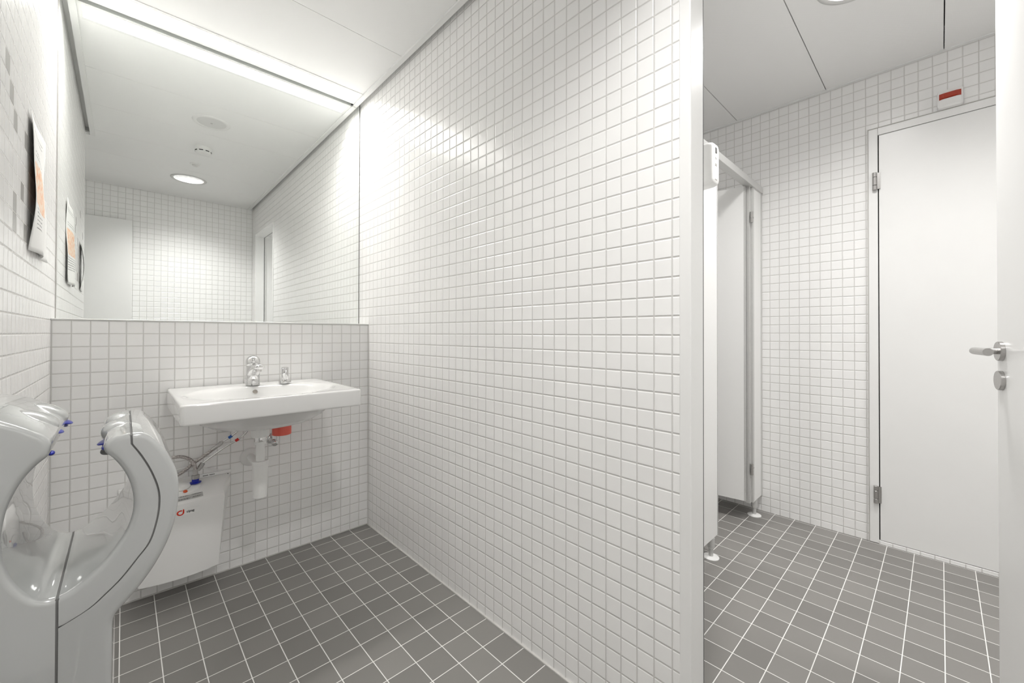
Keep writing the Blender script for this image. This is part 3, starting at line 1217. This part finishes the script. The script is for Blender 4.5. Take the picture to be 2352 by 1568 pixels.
def top_z(y):              # height of the sloping top at distance y from the wall
    P = [(-.155, .386), (-.142, .396), (-.115, .4085), (-.06, .428), (-.018, .436), (0, .437)]
    for (a, za), (c, zc) in zip(P, P[1:]):
        if a <= y <= c:
            return za + (zc - za) * (y - a) / (c - a)
    return P[0][1]


b = new_bm()
n = 48
for s0, s1, dz0, dz1 in ((1.0, .86, -.004, .0085),):
    rings = []
    for s, dz in ((1.0, -.004), (.97, .004), (.86, .0085)):
        rings.append([(BXC + .0 + .070 * s * math.cos(2 * PI * k / n), -.064 + .047 * s * math.sin(2 * PI * k / n),
                       top_z(-.064 + .047 * s * math.sin(2 * PI * k / n)) + dz) for k in range(n)])
    loft(b, rings)
sub('control_plate', b, M['heater'], t, smooth=True, angle=40)
b = new_bm()
kz = top_z(-.07) + .0085
kn = Vector((0, -.34, .94)).normalized()
lathe(b, [(.030, -.004), (.030, .004), (.027, .0065), (.004, .007)], (BXC + .004, -.070, kz), kn, n=44)
sub('control_knob', b, M['heater'], t, smooth=True, angle=40)
b = new_bm()
lathe(b, [(.0315, -.004), (.0315, .0012)], (BXC + .004, -.070, kz), kn, n=44)
sub('knob_gap', b, M['silicone'], t)
b = new_bm()
lathe(b, [(.0075, -.002), (.0070, .0015), (.004, .003)], (BXC + .014, -.104, top_z(-.104) + .0085), kn, n=24)
sub('indicator_lamp', b, M['orange'], t, smooth=True)
b = new_bm()
fx, fy = -.784, -.062
lathe(b, [(.0195, .0), (.0210, .002), (.0210, .004), (.0145, .0065), (.0125, .007), (.0125, .018)], (fx, fy, top_z(fy) + .008), n=36)
sub('blue_collar', b, M['blue'], t, smooth=True, angle=40)
b = new_bm()
lathe(b, [(.0135, .0180), (.0142, .019), (.0142, .034), (.0125, .0352), (.009, .0355), (.009, .052)], (fx, fy, top_z(fy) + .008), n=28)
sub('pipe_nut', b, M['steel'], t, smooth=True, angle=40)
# rating label on the sloping lip, logo sticker on the front


def front_pt(u, z, off=.0006):
    """point on the bowed front: u is metres right of the centre"""
    k = (z - .24) / .132
    hf, dc, ds = .136 + .0095 * k, .150 + .005 * k, .122 + .004 * k
    q = u / hf
    return Vector((BXC + u, -(dc - (dc - ds) * q * q) - off, z))


def lip_pt(u, s, off=.0006):
    """point on the lip between the front edge (s=0) and the top (s=1)"""
    a = [.145, .152, .122, .386]
    c = [.143, .142, .112, .396]
    d = [.146, .115, .095, .4085]
    if s < .33:
        A_, B_, f = a, c, s / .33
    else:
        A_, B_, f = c, d, (s - .33) / .67
    hf, dc, ds, z = [A_[i] + (B_[i] - A_[i]) * f for i in range(4)]
    q = u / hf
    return Vector((BXC + u, -(dc - (dc - ds) * q * q) - off * .6, z + off))


def patch(bm, fn, u0, u1, v0, v1, off, nu=8, nv=4):
    g = [[bm.verts.new(fn(u0 + (u1 - u0) * i / nu, v0 + (v1 - v0) * j / nv, off)) for j in range(nv + 1)] for i in range(nu + 1)]
    for i in range(nu):
        for j in range(nv):
            bm.faces.new((g[i][j], g[i + 1][j], g[i + 1][j + 1], g[i][j + 1]))


b = new_bm()
patch(b, lip_pt, -.040, .070, .30, .92, .0008, 10, 6)
lab = sub('rating_label', b, M['label'], t, smooth=True)
b = new_bm()
for s, (ua, ub) in ((.83, (-.02, .02)), (.79, (-.02, .026)), (.52, (-.03, .03)), (.46, (-.03, .024)), (.40, (-.03, .026))):
    u = ua
    while u < ub:
        l = random.uniform(.004, .010)
        patch(b, lip_pt, u, min(u + l, ub), s, s + .028, .0012, 1, 1)
        u += l + .002
for s in (.86, .82, .52, .47):
    u = .036
    while u < .062:
        l = random.uniform(.003, .007)
        patch(b, lip_pt, u, min(u + l, .064), s, s + .032, .0012, 1, 1)
        u += l + .0014
for u0, u1, s0, s1 in ((.033, .067, .76, .765), (.033, .067, .90, .905), (.033, .0335, .76, .90), (.0665, .067, .76, .90),
                       (.033, .067, .40, .405), (.033, .067, .60, .605), (.033, .0335, .40, .60), (.0665, .067, .40, .60)):
    patch(b, lip_pt, u0, u1, s0, s1, .0012, 1, 1)
q = link('label_print', b, M['ink'], None)
q.parent = lab
b = new_bm()
patch(b, front_pt, -.030, .056, .340, .3665, .0008, 8, 2)
stk = sub('logo_sticker', b, simple('sticker_white', (.94, .94, .935), .35), t, smooth=True)
b = new_bm()
n = 30
uc, zc, ro, ri = -.005, .3525, .0108, .0062
vo = []
for k in range(n + 1):
    a = R(60) + (2 * PI - R(40)) * k / n          # ring left open at the upper right
    vo.append((b.verts.new(front_pt(uc + ro * 1.12 * math.cos(a), zc + ro * math.sin(a), .0013)),
               b.verts.new(front_pt(uc + ri * 1.12 * math.cos(a), zc + ri * math.sin(a), .0013))))
for p, r_ in zip(vo, vo[1:]):
    b.faces.new((p[0], r_[0], r_[1], p[1]))
# the stem of the mark rises at the right of the ring
g = [b.verts.new(front_pt(uc + x, zc + z, .0013)) for x, z in ((.0068, -.004), (.0122, .0), (.0118, .0095), (.0088, .0150), (.0072, .0088))]
b.faces.new(g)
q = link('logo_ring', b, M['logo'], None)
q.parent = stk
cu = bpy.data.curves.new('logo_text', 'FONT')
cu.body = 'cipag'
cu.size = .0125
cu.extrude = .0002
cu.offset = .00035
cu.align_x = 'LEFT'
tmp = bpy.data.objects.new('logo_text_curve', cu)
C.objects.link(tmp)
dg = bpy.context.evaluated_depsgraph_get()
tme = bpy.data.meshes.new_from_object(tmp.evaluated_get(dg))
bpy.data.objects.remove(tmp)
to = bpy.data.objects.new('logo_text', tme)
C.objects.link(to)
tme.materials.clear()
tme.materials.append(M['ink'])
to.parent = stk
p0 = front_pt(.014, .349, .0012)
p1 = front_pt(.040, .349, .0012)
xa = (p1 - p0).normalized()
na = Vector((xa.y, -xa.x, 0)).normalized()
to.matrix_local = Matrix.Translation(p0) @ Matrix((xa, Vector((0, 0, 1)), xa.cross(Vector((0, 0, 1))))).transposed().to_4x4()
b = new_bm()
for k in range(9):
    if k != 4:
        box(b, BXC + .082 + k * .0048, BXC + .0855 + k * .0048, -.0126, -.0121, .4425, .4460)
sub('flange_print', b, M['ink'], t)
b = new_bm()
lathe(b, [(.0022, 0), (.0022, .001)], (BXC + .172, -.020, .4360), (0, -.3, 1), n=14)
sub('screw_hole', b, M['dark'], t)

# ------------------------------------------------------------------ hoses and pipes between heater and tap
zb = top_z(fy) + .008 + .0525
p = spline([(fx, fy, zb), (fx - .003, fy, zb + .022), (fx - .018, fy + .002, zb + .050), (fx - .048, fy + .004, zb + .068), (fx - .085, fy + .006, zb + .068),
            (fx - .125, fy + .01, zb + .045), (fx - .150, fy + .022, zb + .0), (fx - .156, -.030, zb - .040), (fx - .160, -.022, .4605)], 6)
t = thing('braided_hose', 'braided steel hose arching left from the blue collar of the water heater', 'hose', p[-1])
b = new_bm()
tube(b, p, .0068, n=18)
sub('hose', b, M['braid'], t, smooth=True)
b = new_bm()
tube(b, [p[0] + Vector((0, 0, .0005)), p[2] + (p[3] - p[2]) * .3], .0088, n=20)
sub('ferrule', b, M['steel'], t, smooth=True)

t = thing('cold_water_pipe', 'chrome pipe with blue clip and braided lower end rising to the washbasin', 'water pipe', (-.86, -.03, .455))
low = spline([(-.872, -.026, .462), (-.830, -.034, .480), (-.790, -.040, .5135), (-.745, -.046, .5465), (-.7235, -.049, .5635)], 6)
b = new_bm()
tube(b, low, .0066, n=18)
sub('hose', b, M['braid'], t, smooth=True)
b = new_bm()
e0 = low[-1]
dd = (low[-1] - low[-3]).normalized()
tube(b, [e0, e0 + dd * .022], .0078, n=20)
tube(b, [e0 + dd * .0221, e0 + dd * .040], .0092, n=6)
tube(b, [e0 + dd * .0401, e0 + dd * .046], .0070, n=20)
sub('coupling', b, M['steel'], t, smooth=True, angle=30)
e1 = e0 + dd * .046
pp = spline([e1, (-.662, -.068, .6125), (-.640, -.078, .632), (-.617, -.088, .660), (-.604, -.094, .700)], 6)
b = new_bm()
tube(b, pp, .0036, n=14)
sub('pipe', b, M['chrome'], t, smooth=True)
b = new_bm()
c0 = pp[6]
cd = (pp[7] - pp[5]).normalized()
tube(b, [c0 - cd * .007, c0 + cd * .007], .0062, n=18)
sub('clip', b, M['blueclip'], t, smooth=True)

t = thing('hot_water_pipe', 'chrome pipe with red clip running from the heater nut up to the washbasin', 'water pipe', (-.772, -.075, .525))
b = new_bm()
s0 = Vector((fx + .0095, fy - .002, zb + .0))
s1 = Vector((-.750, -.070, .5345))
sd = (s1 - s0).normalized()
tube(b, [s0, s0 + sd * .012], .0066, n=20)
tube(b, [s0 + sd * .0121, s0 + sd * .032], .0092, n=6)
sub('coupling', b, M['steel'], t, smooth=True, angle=30)
e1 = s0 + sd * .032
pp = spline([e1, (-.690, -.076, .567), (-.640, -.086, .598), (-.607, -.094, .627), (-.588, -.1, .664), (-.580, -.1, .702)], 6)
b = new_bm()
tube(b, pp, .0036, n=14)
sub('pipe', b, M['chrome'], t, smooth=True)
b = new_bm()
c0 = pp[12]
cd = (pp[13] - pp[11]).normalized()
tube(b, [c0 - cd * .007, c0 + cd * .007], .0062, n=18)
sub('clip', b, M['red'], t, smooth=True)
b = new_bm()
p = spline([(-.93, -.020, .456), (-.885, -.024, .4760), (-.845, -.026, .4950), (-.800, -.028, .4980), (-.760, -.026, .4860), (-.715, -.020, .4660), (-.690, -.016, .4555)], 6)
tube(b, p, .0032, n=12)
o = link('power_cable', b, M['plastic'], None, smooth=True)
tag(o, 'white cable looping over the back of the water heater behind the blue collar', 'cable')

# ------------------------------------------------------------------ hand dryer on the left wall
DN, DF = -1.32, -1.010
outer = [(-1.0318, 0.8881), (-1.0280, 0.8975), (-1.0168, 0.9034), (-1.0, 0.9056), (-0.9851, 0.9048), (-0.9723, 0.8957), (-0.9565, 0.8736), (-0.9456, 0.8502),
         (-0.9373, 0.827), (-0.9338, 0.7975), (-0.9347, 0.769), (-0.9395, 0.7348), (-0.9501, 0.6994), (-0.9657, 0.6667), (-0.9834, 0.6396), (-1.003, 0.6165),
         (-1.0142, 0.6034), (-1.0183, 0.5919), (-1.0188, 0.5692), (-1.0188, 0.30), (-1.03, .27)]
slot = [(-1.0318, 0.8881), (-1.0294, 0.8778), (-1.0201, 0.866), (-1.0093, 0.847), (-1.0007, 0.8249), (-0.9955, 0.7998), (-0.9948, 0.7759), (-0.9978, 0.7568),
        (-1.0038, 0.7386), (-1.0132, 0.7218), (-1.0271, 0.7007), (-1.0428, 0.6842), (-1.0581, 0.6714), (-1.0700, 0.6638), (-1.0812, 0.6602), (-1.0920, 0.6615),
        (-1.1053, 0.669), (-1.1169, 0.6846), (-1.1264, 0.7035), (-1.133, 0.7237), (-1.1368, 0.7455), (-1.1379, 0.7675), (-1.1371, 0.7863), (-1.1327, 0.814),
        (-1.1237, 0.8408), (-1.1143, 0.8592), (-1.1028, 0.8745), (-1.0929, 0.8846), (-1.0903, 0.8948)]
lobe = [(-1.0894, 0.9038), (-1.0921, 0.912), (-1.0981, 0.9191), (-1.1109, 0.9288), (-1.1243, 0.9378), (-1.1392, 0.9466), (-1.16, .9555), (-1.185, .961), (LW + .001, .9615)]
seam = [(-0.998, 0.9056), (-0.9974, 0.8882), (-0.9849, 0.8654), (-0.972, 0.835), (-0.9626, 0.8014), (-0.9612, 0.7731), (-0.9649, 0.7429), (-0.9737, 0.7112),
        (-0.9887, 0.6894), (-1.0081, 0.6634), (-1.0267, 0.645), (-1.0469, 0.6283), (-1.0788, 0.6138)]
t = thing('hand_dryer', 'glossy silver hands-in air dryer with a round slot on the left wall', 'hand dryer', (LW, -1.165, .27))


def rounded_extrusion(poly, flat, y0=DN, y1=DF, w=.0095, seg=6):
    """extrude an outline along y with rounded end rims; edges for which flat(x, z) is true stay square"""
    n = len(poly)
    area = sum(poly[i][0] * poly[(i + 1) % n][1] - poly[(i + 1) % n][0] * poly[i][1] for i in range(n))
    if area < 0:
        poly = list(reversed(poly))
    en, fl = [], []
    for i in range(n):
        (ax, az), (cx, cz) = poly[i], poly[(i + 1) % n]
        l = math.hypot(cx - ax, cz - az)
        en.append((-(cz - az) / l, (cx - ax) / l))          # inward normal of a counter-clockwise outline
        fl.append(0. if flat((ax + cx) / 2, (az + cz) / 2) else 1.)

    def inset(d):
        o = []
        for i in range(n):
            n0, n1, f0, f1 = en[i - 1], en[i], fl[i - 1] * d, fl[i] * d
            det = n0[0] * n1[1] - n0[1] * n1[0]
            if abs(det) < .08:
                k = max(f0, f1) if f0 * f1 == 0 and max(f0, f1) > 0 and fl[i] else (f0 + f1) / 2
                o.append((poly[i][0] + (n0[0] + n1[0]) / 2 * k, poly[i][1] + (n0[1] + n1[1]) / 2 * k))
            else:
                dx = (f0 * n1[1] - f1 * n0[1]) / det
                dz = (n0[0] * f1 - n1[0] * f0) / det
                o.append((poly[i][0] + dx, poly[i][1] + dz))
        return o
    rings = []
    for k in range(seg + 1):
        a = PI / 2 * k / seg
        rings.append([(x, y0 + w * (1 - math.sin(a)), z) for x, z in inset(w * (1 - math.cos(a)))])
    rings.reverse()
    for k in range(seg + 1):
        a = PI / 2 * k / seg
        rings.append([(x, y1 - w * (1 - math.sin(a)), z) for x, z in inset(w * (1 - math.cos(a)))])
    bm = new_bm()
    loft(bm, rings)
    return bm


def fine2(pl, sub_=3):
    return [(p.x, p.z) for p in spline([(x, 0, z) for x, z in pl], sub_)]


def near_line(pl, x, z, tol=.0019):
    for (ax, az), (cx, cz) in zip(pl, pl[1:]):
        dx, dz = cx - ax, cz - az
        q = max(0, min(1, ((x - ax) * dx + (z - az) * dz) / (dx * dx + dz * dz)))
        if math.hypot(x - ax - q * dx, z - az - q * dz) < tol:
            return True
    return False


gp = .0016
ib0 = 14
seam = fine2(seam[:2], 1)[:-1] + fine2(seam[1:], 4)
slot = fine2(slot[:ib0 + 1]) + fine2(slot[ib0:])[1:]
outer = outer[:4] + fine2(outer[4:19])[0:] + outer[19:]
sl = slot
ib = ib0 * 3                  # slot bottom, where the upright seam starts
vx = slot[ib][0]
vline = [(vx, slot[ib][1]), (vx, .27)]
rear = [(LW + .001, .27), (vx - gp, .27), (vx - gp, slot[ib][1] + .0001)] + slot[ib + 1:] + lobe
inner = [(x - gp * .9, z - gp * .4) for x, z in seam]
inner[0] = (seam[0][0] - gp, .9056)
inner[-1] = (vx + gp, seam[-1][1] + gp)
shell_in = slot[:ib + 1]
shell_in[-1] = (vx + gp, slot[ib][1] + .0001)
inner_poly = [(-1.0280, 0.8975), (-1.0168, 0.9034)] + inner + list(reversed(shell_in))
outer_seam = [(x + gp * .9, z + gp * .0 - .0006) for x, z in seam]
outer_seam[0] = (seam[0][0] + gp, .9056)
outer_seam[-1] = (vx + gp, seam[-1][1] - gp)
cover_poly = outer[4:] + [(vx + gp, .27)] + list(reversed(outer_seam))
for nm, poly, lines in (('rear_body', rear, [vline, [(LW + .001, 0), (LW + .001, 1.0)], [(-2, .27), (0, .27)]]),
                        ('inner_shell', inner_poly, [inner, vline]),
                        ('front_cover', cover_poly, [outer_seam, vline, [(-2, .27), (0, .27)]])):
    b = rounded_extrusion(poly, lambda x, z: any(near_line(l, x, z) for l in lines))
    sub(nm, b, M['silver'], t, smooth=True, angle=42)
b = new_bm()
for pl in (seam, vline):
    pl = [(x, z) for x, z in pl]
    for (ax, az), (cx, cz) in zip(pl, pl[1:]):
        dx, dz = cx - ax, cz - az
        l = math.hypot(dx, dz)
        nx, nz = -dz / l * .0022, dx / l * .0022
        if az > .89:
            az -= .003
        if az > .659 and cz < .3:
            az -= .002
        loft(b, [[(ax + nx, y, az + nz), (ax - nx, y, az - nz), (cx - nx, y, cz - nz), (cx + nx, y, cz + nz)] for y in (DN + .002, DF - .002)])
sub('seam', b, M['seam'], t)
# air outlets: rounded fingers along both lips with blue nozzles underneath
for (bx_, bz_, rx, rz, yy, sgn) in ((-1.125, .9205, .0360, .0225, -1.185, 1), (-1.122, .9180, .0370, .0225, -1.070, 1),
                                    (-1.0165, .8905, .0230, .0205, -1.185, -1), (-1.0140, .8885, .0230, .0205, -1.070, -1)):
    b = new_bm()
    tilt = Matrix.Rotation(R(20 if sgn > 0 else -22), 4, 'Y')
    mm = Matrix.Translation((bx_, yy, bz_)) @ tilt @ Matrix.Diagonal((rx, .036, rz, 1))
    bmesh.ops.create_uvsphere(b, u_segments=36, v_segments=24, radius=1, matrix=mm)
    # flat, slightly undercut front lip
    lip = sub('air_lip', b, M['silver'], t, smooth=True, angle=80)
    b = new_bm()
    for dx, dz, ax_, ay_, az_ in ((rx - .0205, -.0125, .0265, .0300, .0040), (rx - .0235, -.0180, .0225, .0250, .0058)):
        bmesh.ops.create_uvsphere(b, u_segments=32, v_segments=14, radius=1,
                                  matrix=Matrix.Translation((bx_ + sgn * dx, yy, bz_ + dz)) @ tilt @ Matrix.Diagonal((ax_, ay_, az_, 1)))
    nz_ = link('air_nozzle', b, M['blue'], None, smooth=True, angle=80)
    nz_.parent = lip
    b = new_bm()
    bmesh.ops.create_uvsphere(b, u_segments=28, v_segments=14, radius=1,
                              matrix=Matrix.Translation((bx_ + sgn * .002, yy, bz_ - .031)) @ tilt @ Matrix.Diagonal((.022, .022, .010, 1)))
    fo_ = link('lip_foot', b, M['seam'], None, smooth=True, angle=80)
    fo_.parent = lip
for x, z, yy in ((-1.0935, .8790, -1.262), (-1.0315, .8760, -1.262)):
    b = new_bm()
    bmesh.ops.create_uvsphere(b, u_segments=20, v_segments=12, radius=1, matrix=Matrix.Translation((x, yy, z)) @ Matrix.Diagonal((.0042, .010, .0038, 1)))
    sub('air_nozzle', b, M['blue'], t, smooth=True, angle=80)

# ------------------------------------------------------------------ paper notices on the left wall


def sheet(y0, y1, z0, z1, curl, n=16, mth=28, thick=.0004):
    """paper whose outline is given on the wall; curl(u, v) is its distance from the tiles"""
    bm = new_bm()
    uvl = bm.loops.layers.uv.new('UVMap')
    g = []
    for i in range(n + 1):
        col = []
        for j in range(mth + 1):
            u, v = i / n, j / mth
            col.append(bm.verts.new((LW + .0014 + curl(u, v), y0 + (y1 - y0) * u, z0 + (z1 - z0) * v)))
        g.append(col)
    for i in range(n):
        for j in range(mth):
            f = bm.faces.new((g[i][j], g[i + 1][j], g[i + 1][j + 1], g[i][j + 1]))
            for lp, (a, c) in zip(f.loops, ((i, j), (i + 1, j), (i + 1, j + 1), (i, j + 1))):
                lp[uvl].uv = (a / n, c / mth)
    return bm


t = thing('paper_notice', 'curling white notice with orange hand pictures taped to the left wall', 'notice', (LW, -.38, 1.31))
b = sheet(-.530, -.232, 1.308, 1.700, lambda u, v: .012 * math.sin(PI * v) * (1 - u) ** 1.2 + .016 * (1 - v) ** 3 * math.sin(u * PI * 1.2 + .3) ** 2
          + .004 * math.sin(v * 5 + u * 3) ** 2)
o = sub('sheet', b, M['paper'], t, smooth=True, angle=80)
so = o.modifiers.new('solid', 'SOLIDIFY')
so.thickness = .0004
so.offset = 1
t = thing('paper_notice', 'second white notice with lifted edges, nearer the camera, seen only in the mirror', 'notice', (LW, -1.15, 1.34))
b = sheet(-1.255, -1.045, 1.335, 1.625, lambda u, v: .020 * math.sin(PI * min(1, v * .9 + .05)) * u ** 1.5 + .008 * (1 - u) * math.sin(v * 3) ** 2, 12, 20)
o = sub('sheet', b, M['paper_plain'], t, smooth=True, angle=80)
so = o.modifiers.new('solid', 'SOLIDIFY')
so.thickness = .0004
so.offset = 1
